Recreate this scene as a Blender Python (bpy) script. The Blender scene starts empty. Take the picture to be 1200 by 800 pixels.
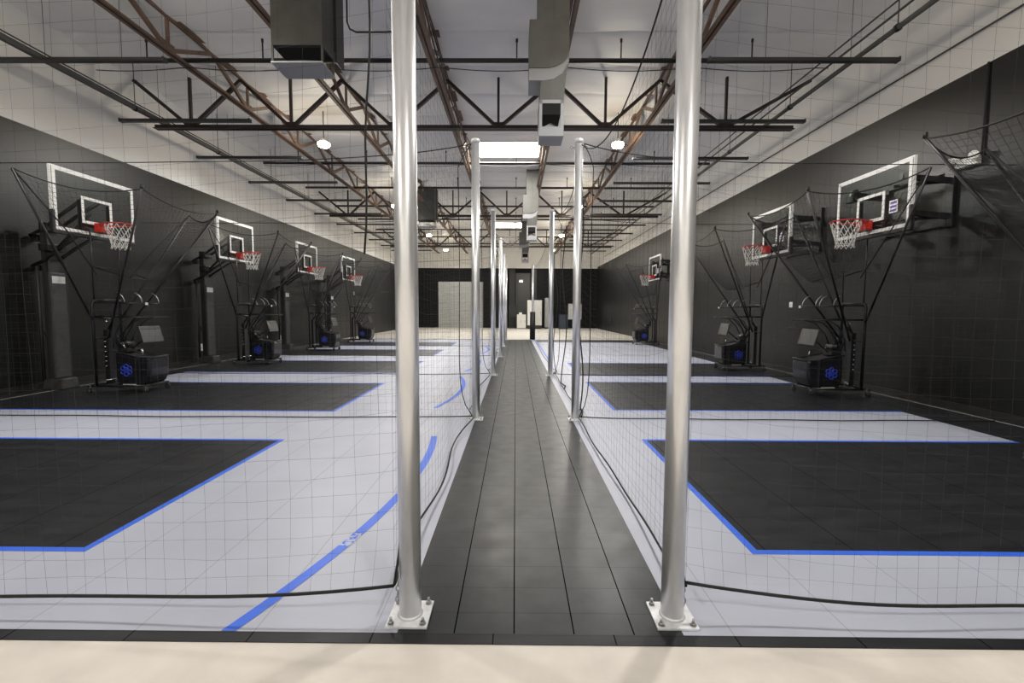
import bpy, math, random
from math import sin, cos, pi, radians, atan, sqrt, atan2
from mathutils import Vector, Matrix

random.seed(7)
SC = bpy.context.scene
COL = SC.collection

# ------------------------------------------------------------------ camera
FPX, CAM_H = 533.0, 1.52
PITCH, YAW, ROLL = atan(37 / FPX), atan(-4 / FPX), radians(0.25)
fw = Vector((sin(YAW) * cos(PITCH), cos(YAW) * cos(PITCH), -sin(PITCH)))
rt = Vector((cos(YAW), -sin(YAW), 0))
up = rt.cross(fw)
r2 = rt * cos(ROLL) + up * sin(ROLL)
u2 = up * cos(ROLL) - rt * sin(ROLL)
cam = bpy.data.cameras.new('camera')
cam.sensor_width = 36
cam.lens = FPX / 1200 * 36
cam.clip_start = 0.05
cam.clip_end = 200
cam_ob = bpy.data.objects.new('camera', cam)
COL.objects.link(cam_ob)
mw = Matrix((r2, u2, -fw)).transposed().to_4x4()
mw.translation = (0, 0, CAM_H)
cam_ob.matrix_world = mw
SC.camera = cam_ob

# ------------------------------------------------------------------ world, exposure
w = bpy.data.worlds.new('world')
w.use_nodes = True
w.node_tree.nodes['Background'].inputs[0].default_value = (0.75, 0.85, 1, 1)
w.node_tree.nodes['Background'].inputs[1].default_value = 0.3
SC.world = w
SC.view_settings.view_transform = 'Standard'
SC.view_settings.look = 'None'
SC.view_settings.gamma = 1
SC.view_settings.use_curve_mapping = False
SC.view_settings.exposure = 0.0
SC.cycles.use_denoising = True
SC.cycles.max_bounces = 8
SC.cycles.diffuse_bounces = 4
SC.cycles.glossy_bounces = 3
SC.cycles.transparent_max_bounces = 12
SC.cycles.caustics_reflective = False
SC.cycles.sample_clamp_indirect = 4

LAMP_DOWN = 760.0      # W of each high-bay, downwards
LAMP_SIDE = 54.0       # W of the light leaving each high-bay sideways and up
SKYLIGHT = 36.0

# ------------------------------------------------------------------ sizes of the hall
XL, XR = -8.95, 6.85          # inner faces of the side walls
YF, YB = -6.0, 38.5           # front (behind the camera) and back wall
ZC = 6.88                     # roof lining
ZPL, ZPR = 4.84, 5.13         # top of the black paint, left and right
AL, AR = -0.55, 0.795         # edges of the black aisle
Y0, Y1 = 2.035, 23.25         # sport floor
PXL, PXR = -0.515, 0.815      # post rows
POST_H = 3.78

# ------------------------------------------------------------------ materials
def mat(name, col, rough=0.6, metal=0.0, spec=0.5, noise=0.0, scale=8.0, bump=0.0, bscale=None, stretch=None):
    m = bpy.data.materials.new(name)
    m.use_nodes = True
    nt = m.node_tree
    b = nt.nodes['Principled BSDF']
    b.inputs['Base Color'].default_value = (*col, 1)
    b.inputs['Roughness'].default_value = rough
    b.inputs['Metallic'].default_value = metal
    b.inputs['Specular IOR Level'].default_value = spec
    if noise or bump:
        tc = nt.nodes.new('ShaderNodeTexCoord')
        mp = nt.nodes.new('ShaderNodeMapping')
        if stretch:
            mp.inputs['Scale'].default_value = stretch
        nt.links.new(tc.outputs['Object'], mp.inputs[0])
        n = nt.nodes.new('ShaderNodeTexNoise')
        n.inputs['Scale'].default_value = scale
        n.inputs['Detail'].default_value = 6
        nt.links.new(mp.outputs[0], n.inputs['Vector'])
        if noise:
            mr = nt.nodes.new('ShaderNodeMapRange')
            mr.inputs[1].default_value = 0.3
            mr.inputs[2].default_value = 0.7
            mr.inputs[3].default_value = 1 - noise
            mr.inputs[4].default_value = 1 + noise
            nt.links.new(n.outputs[0], mr.inputs[0])
            mx = nt.nodes.new('ShaderNodeMix')
            mx.data_type = 'RGBA'
            mx.blend_type = 'MULTIPLY'
            mx.inputs[0].default_value = 1
            mx.inputs[6].default_value = (*col, 1)
            nt.links.new(mr.outputs[0], mx.inputs[7])
            nt.links.new(mx.outputs[2], b.inputs['Base Color'])
        if bump:
            n2 = n
            if bscale:
                n2 = nt.nodes.new('ShaderNodeTexNoise')
                n2.inputs['Scale'].default_value = bscale
                n2.inputs['Detail'].default_value = 4
                nt.links.new(mp.outputs[0], n2.inputs['Vector'])
            bp = nt.nodes.new('ShaderNodeBump')
            bp.inputs['Strength'].default_value = bump
            bp.inputs['Distance'].default_value = 0.02
            nt.links.new(n2.outputs[0], bp.inputs['Height'])
            nt.links.new(bp.outputs[0], b.inputs['Normal'])
    return m


def tile_mat(name, col, seam, tw, td, rough, noise, scale, seam_w=0.012, spec=0.5, ox=0.0, oy=0.0, seam_mul=None, stretch=None):
    """interlocking floor tiles: mottled colour with thin seams on a tw x td grid"""
    m = mat(name, col, rough, spec=spec, noise=noise, scale=scale, stretch=stretch)
    nt = m.node_tree
    b = nt.nodes['Principled BSDF']
    tc = nt.nodes.new('ShaderNodeTexCoord')
    sp = nt.nodes.new('ShaderNodeSeparateXYZ')
    nt.links.new(tc.outputs['Object'], sp.inputs[0])
    fac = None
    for ax, size, off in ((0, tw, ox), (1, td, oy)):
        a = nt.nodes.new('ShaderNodeMath')
        a.operation = 'ADD'
        a.inputs[1].default_value = off + 1000 * size
        nt.links.new(sp.outputs[ax], a.inputs[0])
        d = nt.nodes.new('ShaderNodeMath')
        d.operation = 'MODULO'
        d.inputs[1].default_value = size
        nt.links.new(a.outputs[0], d.inputs[0])
        l = nt.nodes.new('ShaderNodeMath')
        l.operation = 'LESS_THAN'
        l.inputs[1].default_value = seam_w * (1.0 if ax == 0 else 0.5)
        nt.links.new(d.outputs[0], l.inputs[0])
        s = nt.nodes.new('ShaderNodeMath')
        s.operation = 'MULTIPLY'
        s.inputs[1].default_value = 1.0 if ax == 0 else 0.45
        nt.links.new(l.outputs[0], s.inputs[0])
        if fac is None:
            fac = s
        else:
            mxm = nt.nodes.new('ShaderNodeMath')
            mxm.operation = 'MAXIMUM'
            nt.links.new(fac.outputs[0], mxm.inputs[0])
            nt.links.new(s.outputs[0], mxm.inputs[1])
            fac = mxm
    mx = nt.nodes.new('ShaderNodeMix')
    mx.data_type = 'RGBA'
    src = b.inputs['Base Color'].links[0].from_socket
    nt.links.new(fac.outputs[0], mx.inputs[0])
    nt.links.new(src, mx.inputs[6])
    mx.inputs[7].default_value = (*seam, 1)
    nt.links.new(mx.outputs[2], b.inputs['Base Color'])
    sm = nt.nodes.new('ShaderNodeMapRange')          # open seams do not shine
    sm.inputs[3].default_value = spec
    sm.inputs[4].default_value = 0.0
    nt.links.new(fac.outputs[0], sm.inputs[0])
    nt.links.new(sm.outputs[0], b.inputs['Specular IOR Level'])
    n2 = nt.nodes.new('ShaderNodeTexNoise')          # scuffed, unevenly polished tiles
    n2.inputs['Scale'].default_value = scale * 1.3
    n2.inputs['Detail'].default_value = 5
    nt.links.new(tc.outputs['Object'], n2.inputs['Vector'])
    rr = nt.nodes.new('ShaderNodeMapRange')
    rr.inputs[1].default_value = .3
    rr.inputs[2].default_value = .7
    rr.inputs[3].default_value = rough - .03
    rr.inputs[4].default_value = rough + .05
    nt.links.new(n2.outputs[0], rr.inputs[0])
    nt.links.new(rr.outputs[0], b.inputs['Roughness'])
    return m


def emit(name, col, strength):
    m = bpy.data.materials.new(name)
    m.use_nodes = True
    nt = m.node_tree
    nt.nodes.remove(nt.nodes['Principled BSDF'])
    e = nt.nodes.new('ShaderNodeEmission')
    e.inputs[0].default_value = (*col, 1)
    e.inputs[1].default_value = strength
    nt.links.new(e.outputs[0], nt.nodes['Material Output'].inputs[0])
    return m


def clear_mat(name, tint, gloss):
    m = bpy.data.materials.new(name)
    m.use_nodes = True
    nt = m.node_tree
    nt.nodes.remove(nt.nodes['Principled BSDF'])
    t = nt.nodes.new('ShaderNodeBsdfTransparent')
    t.inputs[0].default_value = (*tint, 1)
    g = nt.nodes.new('ShaderNodeBsdfGlossy')
    g.inputs['Roughness'].default_value = 0.12
    mx = nt.nodes.new('ShaderNodeMixShader')
    mx.inputs[0].default_value = gloss
    nt.links.new(t.outputs[0], mx.inputs[1])
    nt.links.new(g.outputs[0], mx.inputs[2])
    nt.links.new(mx.outputs[0], nt.nodes['Material Output'].inputs[0])
    return m


M = {
    'concrete': mat('polished_concrete', (0.70, 0.645, 0.58), 0.5, noise=0.10, scale=3.5, bump=0.02, bscale=60),
    'back_concrete': mat('back_concrete', (0.60, 0.56, 0.50), 0.45, noise=0.08, scale=1.5),
    'aisle': tile_mat('aisle_tiles', (0.0150, 0.0172, 0.0188), (0.002, 0.002, 0.002), 0.282, 0.2075, 0.36, 0.4, 5.0, 0.0065, 0.32, 0.003, -1.9735),
    'court_grey': tile_mat('court_grey_tiles', (0.43, 0.447, 0.53), (0.36, 0.37, 0.41), 0.564, 0.83, 0.42, 0.04, 2.0, 0.006, 0.5, 0.1, 0.05),
    'court_black': tile_mat('court_black_tiles', (0.0125, 0.013, 0.0155), (0.008, 0.008, 0.009), 0.564, 0.415, 0.42, 0.45, 4.0, 0.006, 0.3, 0.1, 0.05, stretch=(0.5, 2.2, 1)),
    'blue': mat('blue_line', (0.032, 0.135, 0.74), 0.45, noise=0.06, scale=5),
    'black_wall': mat('black_wall_paint', (0.0042, 0.0042, 0.0040), 0.42, spec=0.5, noise=0.05, scale=0.8, bump=0.05, bscale=30),
    'black_wall_back': mat('matt_black_wall_paint', (0.0045, 0.0045, 0.0043), 0.7, spec=0.15, noise=0.05, scale=0.8),
    'white_wall': mat('white_wall_paint', (0.86, 0.855, 0.84), 0.6, noise=0.04, scale=0.7, bump=0.03, bscale=12),
    'lining': mat('roof_lining', (0.88, 0.88, 0.88), 0.5, noise=0.06, scale=0.8, bump=0.25, bscale=1.6, stretch=(0.6, 1.6, 1)),
    'joist': mat('rust_primer', (0.19, 0.122, 0.088), 0.6, noise=0.25, scale=3),
    'truss': mat('dark_truss', (0.022, 0.012, 0.011), 0.5, noise=0.2, scale=3),
    'pipe': mat('black_pipe', (0.013, 0.012, 0.012), 0.4),
    'grey_pipe': mat('grey_pipe', (0.09, 0.09, 0.087), 0.45),
    'bar': mat('dark_grey_bar', (0.03, 0.031, 0.03), 0.5),
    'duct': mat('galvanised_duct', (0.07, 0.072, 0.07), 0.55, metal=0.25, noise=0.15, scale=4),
    'duct_skylit': mat('skylit_galvanised_duct', (0.15, 0.152, 0.145), 0.5, metal=0.2, noise=0.15, scale=4),  # duct colour lightened, skylight falling on the centre ducts is put into it
    'duct_light': mat('duct_flap', (0.36, 0.37, 0.39), 0.5, metal=0.2),
    'duct_dark': mat('duct_inside', (0.006, 0.006, 0.006), 0.9),
    'galv': mat('galvanised_steel', (0.90, 0.91, 0.93), 0.30, metal=0.72, noise=0.10, scale=14, stretch=(1, 1, 0.25)),
    'plate': mat('galvanised_plate', (0.80, 0.81, 0.83), 0.45, metal=0.25, noise=0.12, scale=25),
    'bolt': mat('zinc_bolt', (0.45, 0.45, 0.44), 0.35, metal=0.9),
    'net': mat('black_net_cord', (0.03, 0.03, 0.03), 0.8),
    'rope': mat('black_rope', (0.012, 0.012, 0.012), 0.8),
    'frame': mat('black_powder_coat', (0.008, 0.008, 0.009), 0.35),
    'frame_soft': mat('black_steel', (0.014, 0.014, 0.014), 0.5),
    'pad': mat('grey_pole_pad', (0.032, 0.032, 0.032), 0.6, noise=0.25, scale=9, bump=0.3, bscale=14),
    'pad_black': mat('black_pad', (0.012, 0.012, 0.012), 0.55),
    'white': mat('white_paint', (0.80, 0.80, 0.78), 0.45),
    'label': mat('white_label', (0.62, 0.62, 0.60), 0.5),
    'red': mat('rim_red', (0.55, 0.025, 0.014), 0.4),
    'cord': mat('white_net_cord', (0.72, 0.70, 0.67), 0.8),
    'glass': clear_mat('board_glass', (0.86, 0.88, 0.87), 0.02),
    'bin': mat('black_plastic', (0.010, 0.010, 0.013), 0.22),
    'bin_soft': mat('black_fabric', (0.016, 0.016, 0.018), 0.5),
    'logo': mat('blue_emblem', (0.020, 0.045, 0.42), 0.4),
    'chrome': mat('bright_metal', (0.6, 0.6, 0.6), 0.25, metal=1),
    'screen': mat('grey_screen', (0.03, 0.03, 0.029), 0.35),
    'rubber': mat('black_rubber', (0.012, 0.012, 0.012), 0.7),
    'purple': mat('purple_print', (0.13, 0.06, 0.40), 0.5),
    'cabinet': mat('white_cabinet', (0.66, 0.65, 0.62), 0.5),
    'door_panel': mat('door_panel', (0.40, 0.40, 0.38), 0.5, noise=0.05, scale=2),
    'grey_panel': mat('grey_cabinet', (0.36, 0.36, 0.35), 0.5),
    'dark_door': mat('dark_door', (0.05, 0.05, 0.048), 0.5),
    'blue_grey': mat('dark_blue_plastic', (0.03, 0.04, 0.06), 0.5),
    'lamp_glow': emit('lamp_glow', (1.0, 0.80, 0.50), 60),
    'small_glow': emit('small_glow', (1.0, 0.9, 0.7), 8),
    'sky_glow': emit('skylight_glow', (1.0, 0.95, 0.86), SKYLIGHT),
    'strip_floor': mat('light_floor_edge', (0.30, 0.29, 0.27), 0.6),
}

def worn_mat():
    m = mat('worn_blue_line', (0.032, 0.135, 0.74), 0.5, noise=0.06, scale=5)
    nt = m.node_tree
    b = nt.nodes['Principled BSDF']
    tc = nt.nodes.new('ShaderNodeTexCoord')
    n = nt.nodes.new('ShaderNodeTexNoise')
    n.inputs['Scale'].default_value = 45
    n.inputs['Detail'].default_value = 3
    nt.links.new(tc.outputs['Object'], n.inputs['Vector'])
    mr = nt.nodes.new('ShaderNodeMapRange')
    mr.inputs[1].default_value = .46
    mr.inputs[2].default_value = .54
    nt.links.new(n.outputs[0], mr.inputs[0])
    mx = nt.nodes.new('ShaderNodeMix')
    mx.data_type = 'RGBA'
    nt.links.new(mr.outputs[0], mx.inputs[0])
    nt.links.new(b.inputs['Base Color'].links[0].from_socket, mx.inputs[6])
    mx.inputs[7].default_value = (.44, .47, .60, 1)
    nt.links.new(mx.outputs[2], b.inputs['Base Color'])
    return m

M['worn'] = worn_mat()

# ------------------------------------------------------------------ mesh helper
class MB:
    def __init__(s):
        s.v, s.f, s.m, s.sm = [], [], [], []
        s.cur = 0
        s.smooth = False

    def face(s, idx):
        s.f.append(idx)
        s.m.append(s.cur)
        s.sm.append(s.smooth)

    def quadpts(s, *p):
        b = len(s.v)
        s.v += [tuple(q) for q in p]
        s.face(tuple(range(b, b + len(p))))
        return s

    def box(s, a, b):
        x0, y0, z0 = [min(a[i], b[i]) for i in range(3)]
        x1, y1, z1 = [max(a[i], b[i]) for i in range(3)]
        k = len(s.v)
        s.v += [(x0, y0, z0), (x1, y0, z0), (x1, y1, z0), (x0, y1, z0), (x0, y0, z1), (x1, y0, z1), (x1, y1, z1), (x0, y1, z1)]
        for q in ((0, 3, 2, 1), (4, 5, 6, 7), (0, 1, 5, 4), (1, 2, 6, 5), (2, 3, 7, 6), (3, 0, 4, 7)):
            s.face(tuple(k + i for i in q))
        return s

    def bar(s, p, q, wd, ht, upv=(0, 0, 1)):
        """rectangular bar from p to q: wd across, ht along up"""
        p, q = Vector(p), Vector(q)
        d = (q - p).normalized()
        u = Vector(upv)
        if abs(d.dot(u)) > 0.98:
            u = Vector((0, 1, 0))
        r = d.cross(u).normalized()
        u = r.cross(d).normalized()
        k = len(s.v)
        for c in (p, q):
            for a, b in ((-1, -1), (1, -1), (1, 1), (-1, 1)):
                s.v.append(tuple(c + r * a * wd / 2 + u * b * ht / 2))
        for t in ((0, 1, 2, 3), (7, 6, 5, 4), (0, 4, 5, 1), (1, 5, 6, 2), (2, 6, 7, 3), (3, 7, 4, 0)):
            s.face(tuple(k + i for i in t))
        return s

    def tube(s, pts, r, n=8, caps=True, closed=False):
        pts = [Vector(p) for p in pts]
        m = len(pts)
        if m < 2:
            return s
        rs = r if isinstance(r, (list, tuple)) else [r] * m
        k = len(s.v)
        prev = None
        for i in range(m):
            if closed:
                d = pts[(i + 1) % m] - pts[i - 1]
            else:
                d = pts[min(i + 1, m - 1)] - pts[max(i - 1, 0)]
            d.normalize()
            if prev is None:
                a = Vector((0, 0, 1)) if abs(d.z) < 0.9 else Vector((1, 0, 0))
                u = d.cross(a).normalized()
            else:
                u = (prev - d * prev.dot(d))
                if u.length < 1e-6:
                    u = d.orthogonal()
                u.normalize()
            prev = u
            v = d.cross(u)
            for j in range(n):
                an = 2 * pi * j / n
                s.v.append(tuple(pts[i] + (u * cos(an) + v * sin(an)) * rs[i]))
        o = s.smooth
        s.smooth = n > 4
        for i in range(m if closed else m - 1):
            i2 = (i + 1) % m
            for j in range(n):
                j2 = (j + 1) % n
                s.face((k + i * n + j, k + i * n + j2, k + i2 * n + j2, k + i2 * n + j))
        s.smooth = False
        if caps and not closed:
            s.face(tuple(k + j for j in range(n))[::-1])
            s.face(tuple(k + (m - 1) * n + j for j in range(n)))
        s.smooth = o
        return s

    def cyl(s, c0, c1, r, n=20):
        return s.tube([c0, c1], r, n)

    def lathe(s, c, prof, n=24):
        """prof: list of (radius, z) about a vertical axis at c"""
        k = len(s.v)
        for r, z in prof:
            for j in range(n):
                a = 2 * pi * j / n
                s.v.append((c[0] + r * cos(a), c[1] + r * sin(a), c[2] + z))
        o = s.smooth
        s.smooth = True
        for i in range(len(prof) - 1):
            for j in range(n):
                j2 = (j + 1) % n
                s.face((k + i * n + j, k + i * n + j2, k + (i + 1) * n + j2, k + (i + 1) * n + j))
        s.smooth = False
        s.face(tuple(k + j for j in range(n))[::-1])
        s.face(tuple(k + (len(prof) - 1) * n + j for j in range(n)))
        s.smooth = o
        return s

    def prism(s, poly, axis, a, b):
        """extrude a 2D polygon along an axis between a and b (axis 'y': poly is x,z; 'x': y,z; 'z': x,y)"""
        k = len(s.v)
        n = len(poly)
        for t in (a, b):
            for p, q in poly:
                s.v.append({'y': (p, t, q), 'x': (t, p, q), 'z': (p, q, t)}[axis])
        s.face(tuple(range(k, k + n)))
        s.face(tuple(range(k + n, k + 2 * n))[::-1])
        for i in range(n):
            j = (i + 1) % n
            s.face((k + j, k + i, k + n + i, k + n + j))
        return s

    def build(s, name, m, parent=None, bevel=0.0, segs=2):
        me = bpy.data.meshes.new(name)
        me.from_pydata(s.v, [], s.f)
        for q in (m if isinstance(m, (list, tuple)) else [m]):
            me.materials.append(M[q] if isinstance(q, str) else q)
        me.polygons.foreach_set('material_index', s.m)
        me.polygons.foreach_set('use_smooth', s.sm)
        me.update()
        o = bpy.data.objects.new(name, me)
        COL.objects.link(o)
        if parent is not None:
            o.parent = parent
        if bevel:
            bv = o.modifiers.new('bevel', 'BEVEL')
            bv.width = bevel
            bv.segments = segs
            bv.limit_method = 'ANGLE'
            bv.angle_limit = radians(40)
        return o


def tag(o, label, cat, group=None, kind=None):
    o['label'] = label
    o['category'] = cat
    if group:
        o['group'] = group
    if kind:
        o['kind'] = kind
    return o


def thing(name, label, cat, loc=(0, 0, 0), rz=0.0, group=None):
    o = bpy.data.objects.new(name, None)
    o.empty_display_size = 0.1
    COL.objects.link(o)
    o.location = loc
    o.rotation_euler = (0, 0, rz)
    return tag(o, label, cat, group)


def struct(name, mb, m, label=None, **k):
    o = mb.build(name, m, **k)
    o['kind'] = 'structure'
    if label:
        o['label'] = label
    return o


def dup(root, label, loc, rz=None):
    r = root.copy()
    COL.objects.link(r)
    r.location = loc
    if rz is not None:
        r.rotation_euler = (0, 0, rz)
    r['label'] = label
    for ch in list(root.children):
        c = ch.copy()
        COL.objects.link(c)
        c.parent = r
        for g in ch.children:
            d = g.copy()
            COL.objects.link(d)
            d.parent = c
    return r

ORD = ['first', 'second', 'third', 'fourth', 'fifth', 'sixth', 'seventh', 'eighth', 'ninth', 'tenth', 'eleventh', 'twelfth', 'thirteenth', 'fourteenth']

# ================================================================== THE SETTING
# floor slab: warm concrete in front, paler at the back
b = MB()
b.quadpts((XL - .3, YF, 0), (XR + .3, YF, 0), (XR + .3, Y1 + 0.2, 0), (XL - .3, Y1 + 0.2, 0))
b.cur = 1
b.quadpts((XL - .3, Y1 + 0.2, 0), (XR + .3, Y1 + 0.2, 0), (XR + .3, YB, 0), (XL - .3, YB, 0))
struct('floor', b, ['concrete', 'back_concrete'], 'warm beige concrete floor')

# sport tiles, 12 mm thick, laid on the slab
T = 0.004
def slab(name, x0, x1, y0, y1, m, z=T, lab=None):
    bb = MB()
    bb.box((x0, y0, 0.0), (x1, y1, z))
    return struct(name, bb, m, lab)

slab('aisle_floor', AL, AR, Y0, Y1, 'aisle', lab='black tiled aisle between the courts')
slab('edge_trim_1', XL + .45, XR - .15, 1.968, Y0, 'court_black', lab='black edge strip of the sport floor')
BLX, BRX = -7.9, 5.87
slab('court_floor_left', BLX, AL, Y0, Y1, 'court_grey', lab='light grey court tiles on the left')
slab('court_floor_right', AR, BRX, Y0, Y1, 'court_grey', lab='light grey court tiles on the right')
slab('court_border_left', XL + .47, BLX, Y0, Y1, 'court_black', lab='black border tiles along the left wall')
slab('court_border_right', BRX, XR - .16, Y0, Y1, 'court_black', lab='black border tiles along the right wall')
slab('shade_strip_left', XL, XL + .435, 1.968, Y1, 'court_black', lab='black strip for the baseboard shadow along the left wall')  # black fill stands for baseboard shadow between pale line and wall
slab('shade_strip_right', XR - .125, XR, 1.968, Y1, 'court_black', lab='black strip for the baseboard shadow along the right wall')  # same painted baseboard shadow at the right wall
slab('trim_2', XL + .435, XL + .47, 1.968, Y1, 'strip_floor', z=0.006, lab='pale edge line along the left wall')
slab('trim_3', XR - .16, XR - .125, 1.968, Y1, 'strip_floor', z=0.006, lab='pale edge line along the right wall')

L = 0.05
LKEYS = [(2.72, 5.19), (6.635, 9.27), (10.75, 13.32), (14.78, 17.14), (18.85, 21.1)]
RKEYS = [(2.755, 5.285), (6.836, 9.6), (10.45, 13.08)]
KXL, KXR = -2.68, 1.49

def key(side, i, y0, y1, blue_far=True):
    if side < 0:
        xa, xb, ex = BLX, KXL, KXL
    else:
        xa, xb, ex = KXR, BRX, KXR
    s = side
    bb = MB()
    bb.box((xa, y0, 0), (xb, y1, T + 0.0006))
    struct('court_key_%s' % ('left' if s < 0 else 'right'), bb, 'court_black', '%s black shooting key of the %s courts' % (ORD[i], 'left' if s < 0 else 'right'))
    bb = MB()
    z = T + 0.0014
    bb.box((xa, y0, 0.002), (xb, y0 + L, z))
    bb.box((xa, y1 - L, 0.002), (xb, y1, z))
    bb.box((ex, y0 + L, 0.002), (ex - s * -L, y1 - L, z))
    struct('key_line_%s' % ('left' if s < 0 else 'right'), bb, 'blue', 'blue line round the %s black key of the %s courts' % (ORD[i], 'left' if s < 0 else 'right'))

for i, k in enumerate(LKEYS):
    key(-1, i, *k)
for i, k in enumerate(RKEYS):
    key(1, i, *k)
# wide black band across the far right court
slab('court_band_right', AR + .25, BRX, 21.45, Y1, 'court_black', z=T + 0.0006, lab='black band across the far right court')
bb = MB()
bb.box((1.0, 13.1, 0.002), (1.05, Y1, T + .0014))
struct('court_line_right', bb, 'blue', 'straight blue line beside the aisle in the open right court')

# three-point arcs in front of the left baskets
ARC_R = 6.27
for i, (c, lo, hi) in enumerate([(4.4, Y0, 5.36), (8.55, 6.92, 10.28), (12.75, 11.1, 14.3), (17.0, 15.4, 18.5)]):
    bb = MB()
    n = 60
    ARC_R = 6.42 if i == 0 else 6.3
    P = []
    for j in range(n + 1):
        y = lo + (hi - lo) * j / n
        a = math.asin((y - c) / ARC_R)
        P.append((a, y))
    k = len(bb.v)
    for a, y in P:
        for r in (ARC_R - .055, ARC_R + .02):
            x = -7.3 + r * cos(a)
            bb.v.append((x, y if j in (0, n) else c + r * sin(a), T + .0022))
    for j in range(n):
        ym = (P[j][1] + P[j + 1][1]) / 2
        bb.cur = 1 if i == 0 and (2.79 < ym < 2.98 or 3.62 < ym < 3.84) else 0
        bb.face((k + 2 * j, k + 2 * j + 1, k + 2 * j + 3, k + 2 * j + 2))
    struct('court_arc_left', bb, ['blue', 'worn'], '%s blue three-point arc on the left courts' % ORD[i])

# walls: black paint below, white above
def wall(name, p0, p1, zp, nrm, lab, low='black_wall'):
    bb = MB()
    a, c = Vector(p0), Vector(p1)
    n = Vector(nrm) * 0.2
    def seg(z0, z1, mi):
        bb.cur = mi
        k = len(bb.v)
        bb.v += [(a.x, a.y, z0), (c.x, c.y, z0), (c.x, c.y, z1), (a.x, a.y, z1), (a.x - n.x, a.y - n.y, z0), (c.x - n.x, c.y - n.y, z0), (c.x - n.x, c.y - n.y, z1), (a.x - n.x, a.y - n.y, z1)]
        for q in ((0, 1, 2, 3), (5, 4, 7, 6), (1, 5, 6, 2), (4, 0, 3, 7), (3, 2, 6, 7), (4, 5, 1, 0)):
            bb.face(tuple(k + t for t in q))
    seg(0, zp, 0)
    seg(zp, ZC + .1, 1)
    return struct(name, bb, [low, 'white_wall'], lab)

wall('wall_left', (XL, YF, 0), (XL, YB, 0), ZPL, (1, 0, 0), 'left wall, black below and white above')
wall('wall_right', (XR, YB, 0), (XR, YF, 0), ZPR, (-1, 0, 0), 'right wall, black below and white above')
wall('wall_back', (XL, YB, 0), (XR, YB, 0), 5.0, (0, -1, 0), 'far end wall, black below and white above', 'black_wall_back')
bb = MB()
bb.box((XL, YF - .2, 0), (XR, YF, ZC + .1))
struct('wall_front', bb, 'white_wall', 'white wall behind the viewer')
for nm, x0, x1 in (('baseboard_left', XL, XL + .025), ('baseboard_right', XR - .025, XR)):
    bb = MB()
    bb.box((x0, YF, 0), (x1, YB, .11))
    struct(nm, bb, 'frame_soft', 'black baseboard')
# thin pipe-like seam on the white part of the right wall and the left wall
# ceiling: padded white lining, seams across every 1.25 m
bb = MB()
bb.smooth = True
nx, pad = 40, 1.27
ys = []
y = YF
while y < YB:
    for t in (0, .04, .12, .5, .88, .96):
        ys.append((y + t * pad, t))
    y += pad
ys.append((YB, 0))
for yy, t in ys:
    sag = {0: .05, .04: .012, .12: 0, .5: -.035, .88: 0, .96: .012}[t]
    for i in range(nx + 1):
        xx = XL + (XR - XL) * i / nx
        wob = .012 * sin(xx * 2.1 + yy * .9) + .01 * sin(xx * 5.3 - yy * 1.7)
        bb.v.append((xx, min(yy, YB), ZC + sag + wob))
for j in range(len(ys) - 1):
    for i in range(nx):
        a = j * (nx + 1) + i
        bb.face((a, a + nx + 1, a + nx + 2, a + 1))
struct('ceiling', bb, 'lining', 'white padded roof lining')

# ------------------------------------------------------------------ things against the back wall
bb = MB()
bb.box((-6.5, YB - .05, 0), (-2.75, YB - .005, 3.86))
door = struct('door_1', bb, 'door_panel', 'pale roll-up door in the far wall')
d2 = MB()
for i in range(1, 16):
    d2.box((-6.5, YB - .062, i * .242), (-2.75, YB - .05, i * .242 + .02))
o = d2.build('door_ribs', 'grey_panel', door)

bb = MB()
bb.box((.0, YB - .06, 0), (1.25, YB - .005, 4.6))
door2 = struct('door_2', bb, 'dark_door', 'tall dark doorway panel in the far wall')
for x0, x1 in ((-.55, -.05), (1.3, 1.75)):
    bb = MB()
    bb.box((x0, YB - .35, 0), (x1, YB - .005, 4.9))
    struct('pilaster', bb, 'frame_soft', 'black pilaster on the far wall')

t = thing('wall_light', 'small lit wall light on the far wall at the end of the aisle', 'wall light', (.45, YB - .06, 3.95))
bb = MB(); bb.box((-.16, -.12, -.05), (.16, 0, .09)); bb.build('housing', 'white', t)
bb = MB(); bb.box((-.14, -.11, -.08), (.14, -.01, -.05)); bb.build('lens', 'small_glow', t)

def cabinet(name, label, cat, x0, x1, y, d, z0, z1, m, doors=2, foot=True):
    t = thing(name, label, cat, ((x0 + x1) / 2, y, 0))
    hw = (x1 - x0) / 2
    bb = MB(); bb.box((-hw, 0, z0), (hw, d, z1)); bb.build('body', m, t, bevel=.01)
    n = doors
    for i in range(n):
        a = -hw + .03 + (2 * hw - .06) * i / n
        c = -hw + .03 + (2 * hw - .06) * (i + 1) / n
        bb = MB(); bb.box((a + .01, -.02, z0 + .05), (c - .01, 0, z1 - .05)); dd = bb.build('door', m, t, bevel=.005)
        bb = MB(); bb.box((c - .07, -.045, (z0 + z1) / 2 - .08), (c - .05, -.02, (z0 + z1) / 2 + .08)); bb.build('handle', 'frame', dd)
    if z0 > 0:
        bb = MB(); bb.box((-hw + .03, .03, 0), (hw - .03, d - .03, z0)); bb.build('plinth', 'frame_soft', t)
    return t

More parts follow.
